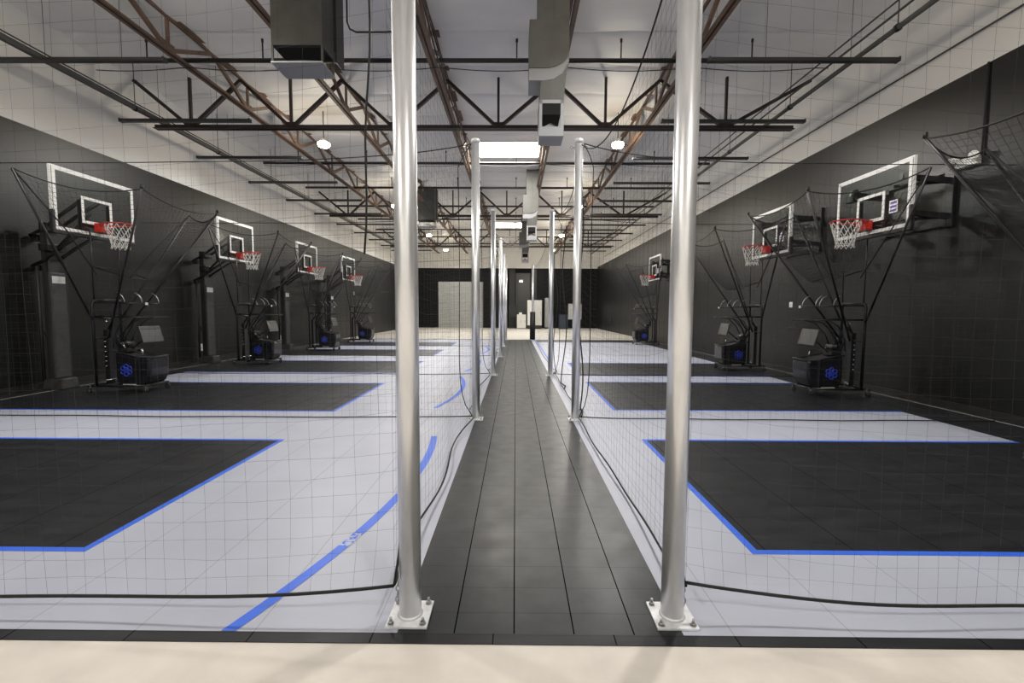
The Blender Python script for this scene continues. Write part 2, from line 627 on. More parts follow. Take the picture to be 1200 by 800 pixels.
cabinet('low_cabinet', 'low white two-door cabinet at the far end of the aisle', 'cabinet', .12, .84, 36.6, .5, .05, 1.15, 'cabinet')
t = thing('small_box', 'small white box on top of the low white cabinet', 'box', (.4, 36.8, 1.15))
bb = MB(); bb.box((-.12, -.1, 0), (.12, .1, .14)); bb.build('carton', 'white', t, bevel=.01)
bb = MB(); bb.box((-.125, -.105, .14), (.125, .105, .17)); bb.build('lid', 'label', t)
cabinet('tall_cabinet', 'wide tall white cabinet on a black plinth beyond the aisle', 'cabinet', .95, 2.1, 36.4, .6, .3, 2.3, 'cabinet')
cabinet('locker', 'tall narrow grey locker right of the wide white cabinet', 'locker', 2.38, 2.95, 37.0, .5, .12, 2.5, 'grey_panel', 1)
cabinet('crate_box', 'dark blue storage box on the back floor by the far wall', 'storage box', 3.5, 4.2, 36.5, .6, .02, 1.15, 'blue_grey', 1)
t = thing('wall_board', 'white board on the far wall right of the lockers', 'board', (5.0, YB - .04, .75))
bb = MB(); bb.box((-.55, 0, 0), (.55, .03, 1.3)); bb.build('panel', 'cabinet', t)
bb = MB()
bb.box((-.57, -.01, -.02), (-.53, .03, 1.32)); bb.box((.53, -.01, -.02), (.57, .03, 1.32)); bb.box((-.57, -.01, 1.28), (.57, .03, 1.32)); bb.box((-.57, -.01, -.02), (.57, .03, .02))
bb.build('board_frame', 'grey_panel', t)
t = thing('office_desk', 'black desk and hutch left of the low white cabinet', 'desk', (-.25, 36.6, 0))
bb = MB(); bb.box((-.3, 0, .98), (.3, .6, 1.03)); bb.build('desk_top', 'frame_soft', t)
for x in (-.28, .25):
    bb = MB(); bb.box((x, .02, 0), (x + .04, .58, .98)); bb.build('leg', 'frame_soft', t)
bb = MB(); bb.box((-.3, .3, 1.03), (.3, .6, 1.85)); bb.build('hutch', 'frame_soft', t)

# ================================================================== ROOF STEEL
TRUSS_Y = [10.9, 20.9, 30.9]
JX = [-6.4, -4.05, -1.6, .87, 3.3]
JB, JT = 6.2, 6.82
def angle_bar(mb, p, q, s=.07, t=.012):
    """double-angle look: flat plus upstand"""
    mb.bar(p, q, s, t)
    return mb

JLAB = ['leftmost rust-brown roof joist, above the left baskets', 'second rust-brown roof joist from the left wall',
        'rust-brown roof joist over the left row of posts', 'rust-brown roof joist over the right side of the aisle',
        'rightmost rust-brown roof joist, above the right courts']
pan = 2.5
webs = None
for j, x in enumerate(JX):
    t = thing('roof_joist', JLAB[j], 'roof joist', (x, 0, 0), 0, 'brown roof joists')
    if webs is None:
        bb = MB()
        for s in (-1, 1):
            bb.box((s * .012, YF + .02, JB), (s * .085, YB - .02, JB + .012))
            bb.box((s * .012, YF + .02, JB), (s * .022, YB - .02, JB + .075))
        bc = bb.build('bottom_chord', 'joist', t)
        bb = MB()
        for s in (-1, 1):
            bb.box((s * .012, YF + .02, JT + .06), (s * .09, YB - .02, JT + .075))
            bb.box((s * .012, YF + .02, JT), (s * .024, YB - .02, JT + .06))
        tcd = bb.build('top_chord', 'joist', t)
        wl = []
        y = YF + .9
        while y + pan < YB:
            for a, z0, c, z1 in ((0, JT + .03, pan / 2, JB + .04), (pan / 2, JB + .04, pan, JT + .03)):
                bb = MB(); bb.bar((0, y + a, z0), (0, y + c, z1), .075, .055, (1, 0, 0)); wl.append(bb.build('web_member', 'joist', t))
            bb = MB(); bb.bar((0, y + pan / 2, JB + .05), (0, y + pan / 2, JT), .04, .06, (0, 1, 0)); wl.append(bb.build('web_member', 'joist', t))
            bb = MB(); bb.box((-.008, y + pan / 2 - .16, JB + .02), (.008, y + pan / 2 + .16, JB + .19)); wl.append(bb.build('gusset', 'joist', t))
            y += pan
        webs = [bc, tcd] + wl
    else:
        for s in webs:
            c = s.copy(); COL.objects.link(c); c.parent = t

CZ = 5.70
XB = [-7.6, -5.25, -2.85, -.42, 2.06, 4.84]
XT = [-8.9, -6.4, -4.05, -1.6, .87, 3.3, 6.75]
first = None
for k, y in enumerate(TRUSS_Y):
    t = thing('roof_truss', '%s dark steel truss across the hall %s' % (['nearest', 'middle', 'farthest'][k], ['above the second divider nets', 'half way down the hall', 'near the far wall']  [k]), 'roof truss', (0, y, 0), 0, 'dark cross trusses')
    if first is None:
        parts = []
        bb = MB()
        x0, x1 = -8.45, 6.4
        for s in (-1, 1):
            bb.box((x0, s * .012, CZ + .0), (x1, s * .085, CZ + .014))
            bb.box((x0, s * .012, CZ), (x1, s * .024, CZ + .10))
        parts.append(bb.build('bottom_chord', 'truss', t))
        for i, xb in enumerate(XB):
            for xt in (XT[i], XT[i + 1]):
                bb = MB(); bb.bar((xb + (.06 if xt > xb else -.06), 0, CZ + .08), (xt, 0, 6.80), .07, .085, (0, 1, 0)); parts.append(bb.build('diagonal', 'truss', t))
            bb = MB(); bb.bar((xb, 0, CZ + .08), (xb, 0, 6.9), .055, .06, (0, 1, 0)); parts.append(bb.build('vertical', 'truss', t))
            bb = MB(); bb.box((xb - .13, -.01, CZ + .02), (xb + .13, .01, CZ + .17)); parts.append(bb.build('gusset', 'truss', t))
        first = parts
    else:
        for s in first:
            c = s.copy(); COL.objects.link(c); c.parent = t

# sprinkler mains across the hall
for k, (y, x0, x1) in enumerate([(9.1, -8.0, 6.0), (15.25, -8.3, 6.3), (18.25, -8.3, 6.3), (21.45, -8.4, 6.4), (24.5, -8.4, 6.4), (27.6, -8.4, 6.4), (30.3, -8.4, 6.4), (33.4, -8.4, 6.4)]):
    t = thing('sprinkler_pipe', '%s black sprinkler pipe across the roof, counted from the viewer' % ORD[k], 'pipe', (0, y, 0), 0, 'cross sprinkler pipes')
    bb = MB(); bb.tube([(x0, 0, 6.3), (x1, 0, 6.3)], .042, 10); bb.build('pipe', 'pipe', t)
    for x in (-7.15, -4.9, -2.3, .0, 2.0, 4.5):
        bb = MB()
        bb.tube([(x, 0, 6.3), (x, 0, 6.70)], .014, 6)
        bb.tube([(x, 0, 6.64), (x, 0, 6.70)], .024, 8)
        bb.build('sprinkler_drop', 'pipe', t)
# thin sagging cable under the first sprinkler pipe
for k, (y, z) in enumerate([(9.15, 6.2), (15.12, 6.23)]):
    bb = MB()
    P = []
    for i in range(61):
        x = -8.2 + 14.2 * i / 60
        P.append((x, y, z - .07 * abs(sin((x + 6.4) / 2.45 * pi))))
    bb.tube(P, .009, 5)
    tag(bb.build('cable', 'pipe'), 'thin sagging cable under the %s black sprinkler pipe' % ORD[k], 'cable')

# pipes running along the side walls
def longpipe(name, lab, x, z, r, m, ends=None, cl=True, y0=-2.0, y1=36.0):
    t = thing(name, lab, 'pipe', (x, 0, 0))
    bb = MB(); bb.tube([(0, y0, z), (0, y1, z)], r, 10); bb.build('pipe', m, t)
    if cl:
        y = y0 + 1.1
        while y < y1:
            bb = MB(); bb.tube([(0, y - .03, z), (0, y + .03, z)], r + .016, 8); bb.tube([(0, y, z), (0, y, ZC - .02)], .008, 5); bb.build('hanger', 'pipe', t)
            y += 2.75
longpipe('wall_pipe', 'thick dark pipe running along the right wall under the roof', 5.85, 5.87, .042, 'grey_pipe')
longpipe('conduit', 'bright thin conduit left of the thick pipe at the right wall', 5.62, 5.93, .018, 'duct', cl=False)
longpipe('conduit', 'second thin conduit left of the thick pipe at the right wall', 5.5, 6.0, .014, 'duct', cl=False)
longpipe('wall_pipe', 'thick dark pipe running along the left wall under the roof', -8.25, 5.83, .045, 'grey_pipe')
longpipe('conduit', 'thin conduit between the left wall and the thick pipe', -8.72, 6.2, .014, 'duct', cl=False)
longpipe('conduit', 'thin conduit beside the thick pipe along the left wall', -8.05, 5.79, .016, 'grey_pipe', cl=False)
longpipe('conduit', 'thin conduit fixed to the white part of the right wall', XR - .03, 5.65, .014, 'duct', cl=False)

# dark suspended bars near both side walls
for side, x0, x1 in ((-1, -9 + .15, -5.95), (1, 3.22, 6.36)):
    first = None
    for k in range(11):
        y = 7.95 + 2.47 * k
        lab = '%s dark suspended bar along the %s wall, counted from the viewer' % (ORD[k], 'left' if side < 0 else 'right')
        if first is None:
            t = thing('suspended_bar', lab, 'bar', (0, y, 0), 0, 'dark suspended bars')
            bb = MB(); bb.box((x0, -.05, 5.675), (x1, .05, 5.72)); bb.box((x0, -.03, 5.72), (x1, .03, 5.74)); bb.build('housing', 'bar', t)
            for q in (.3, .75):
                x = x0 + (x1 - x0) * q
                bb = MB(); bb.tube([(x, 0, 5.75), (x, 0, 6.9)], .004, 5); bb.build('hanger_rod', 'pipe', t)
            for x in (x0, x1):
                bb = MB(); bb.box((x - .012, -.053, 5.67), (x + .012, .053, 5.745)); bb.build('end_cap', 'bar', t)
            first = t
        else:
            dup(first, lab, (0, y, 0))

# high-bay lamps
def lamp(x, y, lab):
    t = thing('high_bay_lamp', lab, 'lamp', (x, y, 6.0), 0, 'round high-bay lamps')
    bb = MB(); bb.lathe((0, 0, 0), [(.06, .15), (.08, .10), (.13, .04), (.145, .015)], 20); bb.build('housing', 'white', t)
    bb = MB(); bb.lathe((0, 0, 0), [(.155, .03), (.16, -.02), (.13, -.065), (.05, -.09)][::-1], 20); bb.build('lens', 'lamp_glow', t)
    bb = MB(); bb.tube([(0, 0, .14), (0, 0, .93)], .012, 6); bb.build('stem', 'pipe', t)
    ld = bpy.data.lights.new('lamp_light', 'SPOT')
    ld.energy = LAMP_DOWN
    ld.color = (1.0, 1.0, .985)
    ld.spot_size = radians(168)
    ld.spot_blend = .38
    ld.shadow_soft_size = .17
    lo = bpy.data.objects.new('lamp_light', ld); COL.objects.link(lo); lo.parent = t; lo.location = (0, 0, -.09)
    l2 = bpy.data.lights.new('lamp_spill', 'POINT')
    l2.energy = LAMP_SIDE
    l2.color = (1.0, .93, .80)
    l2.shadow_soft_size = .12
    lo = bpy.data.objects.new('lamp_spill', l2); COL.objects.link(lo); lo.parent = t; lo.location = (0, 0, -.22)

for x, side in ((-5.25, 'left'), (2.75, 'right')):
    for k, y in enumerate((-2.7, 5.0, 12.7, 20.1, 27.8, 34.5)):
        lamp(x, y, 'round high-bay lamp over the %s courts, %s' % (side, ['behind the viewer', 'above the nearest court', 'nearest one seen lit', 'second one seen lit', 'third one seen lit', 'last one by the far wall'][k]))

# skylights
for k, (y0, y1) in enumerate([(14.85, 16.25), (28.3, 29.8)]):
    bb = MB()
    x0, x1 = -1.42, .76
    for a, c in (((x0 - .05, y0 - .05), (x1 + .05, y0)), ((x0 - .05, y1), (x1 + .05, y1 + .05)), ((x0 - .05, y0), (x0, y1)), ((x1, y0), (x1 + .05, y1))):
        bb.box((a[0], a[1], ZC - .06), (c[0], c[1], ZC + .03))
    wn = struct('window_%d' % (k + 1), bb, 'white', 'bright skylight in the roof, %s' % ('nearer one' if k == 0 else 'farther one'))
    bb = MB(); bb.box((x0, y0, ZC - .045), (x1, y1, ZC - .03)); bb.build('diffuser', 'sky_glow', wn)
    bb = MB(); bb.bar((-.1, y0 + .02, ZC - .055), (x1, y1 - .02, ZC - .055), .02, .01); bb.build('glazing_bar', 'white', wn)

# air ducts
def drop_duct(lab, x, y, ztop=7.0):
    t = thing('air_duct', lab, 'air duct', (x, y, 0), 0, 'centre air ducts')
    K = .878
    def fit(mb, top=False):
        mb.v = [(q[0] * K, q[1], ztop if (top and q[2] > 6.99) else 1.52 + (q[2] - 1.52) * K) for q in mb.v]
        return mb
    bb = MB(); bb.box((-.17, 0, 6.28), (.37, .5, ztop)); bb.box((.09, -.012, 5.75), (.115, 0, ztop)); fit(bb, True).build('riser', 'duct_skylit', t, bevel=.008)
    # elbow: box on the left, rounded at the lower right
    poly = [(-.32, 6.5), (.37, 6.5)]
    for i in range(9):
        a = -radians(90) * i / 8
        poly.append((-.05 + .42 * cos(a), 6.0 + .27 * sin(a) - .03))
    poly += [(-.32, 5.7)]
    bb = MB(); bb.prism(poly, 'y', -.02, .52); fit(bb).build('elbow', 'duct_skylit', t, bevel=.006)
    poly = [(-.32, 5.72)] + [(-.05 + .42 * cos(-radians(90) * i / 8), 6.0 + .27 * sin(-radians(90) * i / 8) - .05) for i in range(8, 0, -1)]
    poly = [(-.32, 5.70), (-.05, 5.70), (.11, 5.735), (.25, 5.81), (.37, 5.97), (.37, 5.82), (.25, 5.62), (.11, 5.53), (-.05, 5.50), (-.32, 5.50)]
    bb = MB(); bb.prism(poly, 'y', .0, .5); fit(bb).build('elbow_throat', 'duct_light', t)
    k = MB()
    k.v += [(-.12, .0, 5.52), (.33, .0, 5.62), (.33, .45, 5.62), (-.12, .45, 5.52), (-.13, .05, 5.2), (.29, .05, 5.2), (.29, .47, 5.2), (-.13, .47, 5.2)]
    for q in ((0, 3, 2, 1), (4, 5, 6, 7), (0, 1, 5, 4), (1, 2, 6, 5), (2, 3, 7, 6), (3, 0, 4, 7)):
        k.face(q)
    fit(k).build('neck', 'duct_skylit', t)
    # open diffuser: frame posts, dark top opening, pyramid and bottom tray
    bb = MB()
    for px in (-.14, .24):
        for py in (.05, .42):
            bb.box((px, py, 4.62), (px + .055, py + .05, 5.2))
    bb.box((-.14, .05, 5.14), (.295, .47, 5.2)); fit(bb).build('diffuser_frame', 'duct_light', t)
    bb = MB(); bb.box((-.085, .06, 4.95), (.24, .46, 5.14)); fit(bb).build('diffuser_opening', 'duct_dark', t)
    bb = MB(); bb.box((-.14, .045, 4.58), (.295, .475, 4.74)); fit(bb).build('diffuser_tray', 'duct_light', t)
    k = MB()
    k.v += [(-.08, .1, 4.74), (.235, .1, 4.74), (.235, .42, 4.74), (-.08, .42, 4.74), (.08, .26, 4.9)]
    for q in ((0, 1, 4), (1, 2, 4), (2, 3, 4), (3, 0, 4), (3, 2, 1, 0)):
        k.face(q)
    fit(k).build('deflector', 'duct_light', t)
    return t

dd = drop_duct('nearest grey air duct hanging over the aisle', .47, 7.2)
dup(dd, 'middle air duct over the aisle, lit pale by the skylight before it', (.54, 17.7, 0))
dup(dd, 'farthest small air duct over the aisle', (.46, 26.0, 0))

def side_duct(lab, x, y):
    t = thing('air_duct', lab, 'air duct', (x, y, 0), 0, 'left air ducts')
    w, d, zb = .385, .62, 5.42
    bb = MB(); bb.box((-w, 0, zb), (w, d * .7, 7.02)); bb.build('riser', 'duct', t, bevel=.01)
    bb = MB(); bb.box((w + .01, d * .75, zb + .02), (w + .03, d * 1.25, 7.02)); bb.box((-w + .1, d * .75, zb + .15), (w + .02, d * 1.25, 7.02)); bb.build('back_duct', 'duct', t)
    bb = MB(); bb.box((-w + .03, .03, zb - .02), (w - .03, d * .67, zb)); bb.build('opening', 'duct_dark', t)
    for px, py in ((-w, 0), (w - .03, 0), (w - .03, d * .66), (-w, d * .66)):
        bb = MB(); bb.box((px, py, zb - .23), (px + .03, py + .025, zb)); bb.build('corner_strut', 'duct', t)
    k = MB()
    z = zb - .24
    k.v += [(-w, -.02, z), (w, -.02, z), (w, d * .75, z), (-w, d * .75, z), (0, d * .36, z + .14), (-w, -.02, z - .02), (w, -.02, z - .02), (w, d * .75, z - .02), (-w, d * .75, z - .02)]
    for q in ((0, 1, 4), (1, 2, 4), (2, 3, 4), (3, 0, 4), (8, 7, 6, 5), (0, 5, 6, 1), (1, 6, 7, 2), (2, 7, 8, 3), (3, 8, 5, 0)):
        k.face(q)
    k.build('deflector', 'duct_light', t)
    return t
sd = side_duct('large grey air duct with open diffuser, over the near left court', -3.26, 7.0)
dup(sd, 'grey air duct farther back over the left courts', (-3.95, 20.2, 0))
# small bent conduit leaving the left duct
bb = MB()
bb.tube([(-2.72, 7.6, 6.55), (-2.72, 7.6, 6.1), (-2.68, 7.6, 6.0), (-2.58, 7.6, 5.95), (-2.1, 7.6, 5.95), (-1.65, 7.6, 6.0), (-1.6, 7.6, 6.2)], .014, 6)
tag(bb.build('conduit', 'pipe'), 'bent black conduit running from the large left duct to a joist', 'pipe')

# ================================================================== POSTS
def make_post(lab, x, y):
    t = thing('net_post', lab, 'post', (x, y, T if y > 2.3 else T), 0, 'galvanised net posts')
    bb = MB(); bb.box((-.1, -.1, 0), (.1, .1, .012)); bb.build('base_plate', 'plate', t, bevel=.002)
    bb = MB(); bb.lathe((0, 0, 0), [(.054, .01), (.054, POST_H)], 32); bb.build('pole', 'galv', t)
    bb = MB(); bb.lathe((0, 0, 0), [(.062, .012), (.056, .02), (.053, .024)], 32); bb.build('weld_ring', 'plate', t)
    bb = MB(); bb.lathe((0, 0, 0), [(.0575, POST_H - .05), (.0575, POST_H), (.054, POST_H + .006)], 24); bb.build('cap', 'plate', t)
    for sx in (-1, 1):
        for sy in (-1, 1):
            bb = MB()
            bb.lathe((sx * .077, sy * .077, 0), [(.016, .012), (.016, .015)], 12)
            bb.lathe((sx * .077, sy * .077, 0), [(.012, .015), (.012, .026)], 6)
            bb.lathe((sx * .077, sy * .077, 0), [(.0065, .026), (.0065, .043)], 8)
            bb.build('bolt', 'bolt', t)
    s = -1 if x < 0 else 1
    for z in (.0, POST_H - .1):
        bb = MB()
        if z == 0:
            for q in range(4):
                c = Vector((s * .075, .05 + .005 * q, .05 + q * .026))
                P = []
                for i in range(10):
                    a = 2 * pi * i / 10
                    P.append(c + (Vector((cos(a) * .011, 0, sin(a) * .017)) if q % 2 == 0 else Vector((0, cos(a) * .011, sin(a) * .017))))
                bb.tube(P, .0035, 6, closed=True)
            bb.build('chain', 'bolt', t)
        else:
            for q in (-1, 1):
                P = [Vector((q * .054, 0, z)), Vector((q * .085, 0, z))]
                bb.tube(P, .006, 6)
                bb.tube([Vector((q * .10 + .016 * cos(2 * pi * i / 10), 0, z + .016 * sin(2 * pi * i / 10))) for i in range(10)], .005, 6, closed=True)
            bb.build('eye_bolt', 'bolt', t)
    return t

PY_L = [2.157, 6.24, 10.5, 14.68, 18.8, 23.0]
PY_R = [2.165, 6.24, 10.5, 23.05]
p0 = make_post('nearest galvanised net post on the left of the aisle', PXL, PY_L[0])
for k, y in enumerate(PY_L[1:]):
    dup(p0, '%s galvanised net post in the left row along the aisle' % ORD[k + 1], (PXL + (-.03 if k == 0 else .0 if k == 1 else .03), y, T))
p1 = make_post('nearest galvanised net post on the right of the aisle', .783, PY_R[0])
for k, y in enumerate(PY_R[1:]):
    last_post = dup(p1, ['second galvanised net post in the right row along the aisle', 'third galvanised net post in the right row along the aisle', 'far galvanised net post with black sleeve at the right aisle end'][k], (PXR + (.02 if k == 0 else .0 if k == 1 else .05), y, T))
bb = MB(); bb.lathe((0, 0, 0), [(.056, .03), (.14, .03), (.14, 1.42), (.056, 1.42)], 16); so = bb.build('padded_sleeve', 'pad_black', last_post); so['label'] = 'black padded sleeve'

# ================================================================== NETS
def net_panel(lab, origin, du, length, z0f, z1f, bow=None, depth=None, cell=.1, r=.0008, segs=10, far=False, edge=True, group=None, rope=.008, kind='divider_net'):
    """du: unit vector along the net. z0f/z1f: bottom/top height by position (0..1). bow(v): shift of the first edge. depth(u,v): offset normal"""
    t = thing(kind, lab, 'net', origin, 0, group)
    dv = Vector(du)
    nv = Vector((-dv.y, dv.x, 0))
    bow = bow or (lambda v: 0)
    depth = depth or (lambda u, v: 0)
    def P(u, v):
        a = u
        s = u * length
        s = s + bow(v) * max(0, 1 - s / 1.2) ** 2
        z = z0f(u) + (z1f(u) - z0f(u)) * v
        return dv * s + nv * depth(u, v) + Vector((0, 0, z))
    nu = int(length / cell)
    nvv = int(3.7 / cell)
    bb = MB()
    n = 3
    for i in range(nu + 1):
        u = i / nu
        ph = random.random() * 6
        am = .006
        bb.tube([P(u, j / segs) + dv * am * sin(ph + j * 1.3) for j in range(segs + 1)], r, n, caps=False)
    us = max(12, int(length / .22))
    for j in range(nvv + 1):
        v = j / nvv
        bb.tube([P(i / us, v) + Vector((0, 0, .006 * sin(i * 1.7 + j * 2.3))) for i in range(us + 1)], r, n, caps=False)
    bb.build('mesh', 'net', t)
    bb = MB()
    us = 50
    bb.tube([P(i / us, 0) for i in range(us + 1)], rope, 6)
    bb.build('bottom_rope', 'rope', t)
    bb = MB()
    bb.tube([P(i / us, 1) for i in range(us + 1)], rope * .8, 6)
    bb.build('top_rope', 'rope', t)
    if edge:
        bb = MB()
        bb.tube([P(0, j / 24) for j in range(25)], rope * .8, 6)
        bb.build('edge_rope', 'rope', t)
    return t

def bowf(a, ph):
    return lambda v: a * (1 - math.exp(-v * 18)) * (1 - max(0, v - .93) / .07) + .010 * sin(7 * v + ph) * v

def wave(a, ph):
    return lambda u, v: a * (sin(u * 23 + ph + v * 2) * .5 + sin(u * 9 + ph * 2) * .5) * (1 - .5 * v)

# cross nets, left: from the post row to the left wall
LN = ['front', 'second', 'third', 'fourth', 'fifth', 'sixth']
for k, y in enumerate(PY_L):
    near = k == 0
    z0 = (lambda u: .085 + .08 * math.exp(-u * 9)) if near else (lambda u: .018 + .03 * math.exp(-u * 14))
    z1 = lambda u: 3.72 - .26 * (1 - math.exp(-u * 6))
    net_panel('%s black cross net between the left courts, from post to wall' % LN[k], (PXL - .075, y - .02, T), (-1, 0, 0), abs(XL + .45 - PXL), z0, z1,
              bow=bowf(-.05 if near else .18, k), depth=wave(.03, k * 1.7), segs=14 if near else 8, r=.00045 if near else .0007,
              group='cross nets on the left')
for k, y in enumerate(PY_R[:3] + [14.7]):
    near = k == 0
    if k == 3:
        continue
    z0 = (lambda u: .085 + .09 * math.exp(-u * 12)) if near else (lambda u: .018 + .03 * math.exp(-u * 14))
    z1 = lambda u: 3.72 - .26 * (1 - math.exp(-u * 6))
    net_panel('%s black cross net between the right courts, from post to wall' % LN[k], (.783 + .06 if near else PXR + .075, y - .02, T), (1, 0, 0), abs(XR - .3 - PXR), z0, z1,
              bow=bowf(-.05 if near else .13, k), depth=wave(.03, k * 1.9 + 1), segs=14 if near else 8, r=.00045 if near else .0007,
              group='cross nets on the right')

# side nets along the aisle
def sag(a):
    return lambda u: 3.7 - a * 4 * u * (1 - u)
for k in range(5):
    y0, y1 = PY_L[k] + .05, PY_L[k + 1] - .05
    net_panel('black net along the left of the aisle, %s bay' % ['nearest', 'second', 'third', 'fourth', 'farthest'][k], (PXL - .09, y0, T), (0, 1, 0), y1 - y0,
              (lambda u: .03 + .10 * math.exp(-u * 12) + .02 * sin(9 * u) ** 2), sag(.12), depth=(lambda u, v, k=k: .05 * sin(pi * u) + .035 * sin(11 * u + k) * (1 - v)), segs=8,
              r=.0006, edge=False, kind='aisle_net', group='aisle nets on the left')
RB = [(0, 1), (1, 2), (2, 3)]
for k, (a, c) in enumerate(RB):
    y0, y1 = PY_R[a] + .05, PY_R[c] - .05
    net_panel('black net along the right of the aisle, %s' % ['nearest bay', 'second bay', 'long far bay'][k], ((.783 if a == 0 else PXR) + .085, y0, T), (0, 1, 0), y1 - y0,
              (lambda u: .03 + .10 * math.exp(-u * 12) + .02 * sin(9 * u) ** 2), sag(.5 if k == 0 else .3), depth=(lambda u, v, k=k: -.03 * sin(pi * u) - .018 * sin(7 * u + k) * (1 - v)), segs=8,
              r=.0006, edge=False, kind='aisle_net', group='aisle nets on the right')

# loose cord ends hanging along the right side net
for k, (x, y, top) in enumerate([(.98, 6.9, 3.3), (.98, 9.2, 3.2), (1.0, 11.4, 3.0)]):
    bb = MB()
    P = []
    for i in range(25):
        v = i / 24
        P.append((x + .04 * sin(v * 9 + k * 2), y + .10 * sin(v * 6 + k), top - (top - .03) * v))
    P += [(x + .02, y - .25, .02), (x - .05, y - .6, .02)]
    bb.tube(P, .011, 6)
    tag(bb.build('hanging_cord', 'rope'), 'loose black cord hanging inside the right aisle net, %s' % ['nearest', 'middle one', 'farthest'][k], 'cord')

bb = MB()
bb.tube([(-1.14 - .18 * (i / 20) + .012 * sin(i * 1.1), 4.0, ZC - (ZC - 2.0) * i / 20) for i in range(21)], .009, 6)
tag(bb.build('hanging_cord', 'rope'), 'long black cord hanging from the roof left of the nearest left post', 'cord')

# ================================================================== BASKETS
def rim_and_net(t, cx):
    """rim centre at (cx,0,3.05); board on the -x side"""
    R_ = .229
    bb = MB()
    bb.tube([(cx + R_ * cos(2 * pi * i / 36), R_ * sin(2 * pi * i / 36), 3.05) for i in range(36)], .011, 8, closed=True)
    for s in (-1, 1):
        bb.tube([(cx - R_ - .14, s * .07, 3.045), (cx - R_ * .55, s * R_ * .84, 3.045)], .009, 6)
        bb.tube([(cx - R_ - .14, s * .05, 2.94), (cx - R_ * .75, s * R_ * .6, 3.035)], .008, 6)
    rim = bb.build('rim', 'red', t)
    bb = MB(); bb.box((cx - R_ - .155, -.1, 2.90), (cx - R_ - .03, .1, 3.06)); bb.box((cx - R_ - .03, -.07, 3.035), (cx - R_ + .01, .07, 3.058)); bb.build('rim_bracket', 'red', rim, bevel=.006)
    bb = MB()
    n = 12
    rows = [(.222, 3.04), (.20, 2.94), (.17, 2.84), (.145, 2.75), (.13, 2.67), (.14, 2.60)]
    for i in range(n):
        for d in (-1, 1):
            P = []
            for k, (r, z) in enumerate(rows):
                a = 2 * pi * (i + d * .5 * (k % 2)) / n
                P.append((cx + r * cos(a), r * sin(a), z))
            bb.tube(P, .0055, 4)
    bb.tube([(cx + .132 * cos(2 * pi * i / 18), .132 * sin(2 * pi * i / 18), 2.66) for i in range(18)], .006, 4, closed=True)
    bb.build('basket_net', 'cord', rim)

BW, BZ0, BZ1 = .80, 2.80, 3.88
def board(t, x, m_edge=True):
    """glass board, front face at x, facing +x"""
    bb = MB(); bb.box((x - .014, -BW, BZ0), (x - .002, BW, BZ1)); g = bb.build('backboard', 'glass', t)
    bb = MB()
    e = .055
    for a, c in (((-BW, BZ0 + .035), (-BW + e, BZ1)), ((BW - e, BZ0 + .035), (BW, BZ1)), ((-BW, BZ1 - e), (BW, BZ1)), ((-BW, BZ0 + .035), (BW, BZ0 + .035 + e))):
        bb.box((x - .002, a[0], a[1]), (x + .004, c[0], c[1]))
    bb.build('border_line', 'white', g)
    bb = MB()
    e = .05
    z0, z1, hw = 3.03, 3.50, .305
    for a, c in (((-hw, z0), (-hw + e, z1)), ((hw - e, z0), (hw, z1)), ((-hw, z1 - e), (hw, z1)), ((-hw, z0), (hw, z0 + e))):
        bb.box((x - .002, a[0], a[1]), (x + .003, c[0], c[1]))
    bb.build('target_square', 'white', g)
    bb = MB()
    for s in (-1, 1):
        bb.box((x - .05, s * BW, BZ0), (x - .01, s * (BW + .02), BZ1))
    bb.box((x - .05, -BW - .02, BZ1), (x - .01, BW + .02, BZ1 + .02))
    bb.build('board_frame', 'white', g)
    bb = MB()
    bb.box((x - .06, -BW - .03, BZ0 - .03), (x + .008, BW + .03, BZ0 + .035))
    for s in (-1, 1):
        bb.box((x - .06, s * (BW - .02), BZ0), (x + .008, s * (BW + .035), BZ0 + .36))
    bb.build('edge_padding', 'pad_black', t, bevel=.012)
    bb = MB()
    for s in (-1, 1):
        bb.bar((x - .05, s * .28, BZ0 - .01), (x - .05, s * .28, BZ1 - .45), .05, .05)
    bb.bar((x - .05, -.3, 3.0), (x - .05, .3, 3.0), .05, .05)
    bb.build('mount_frame', 'frame', t)

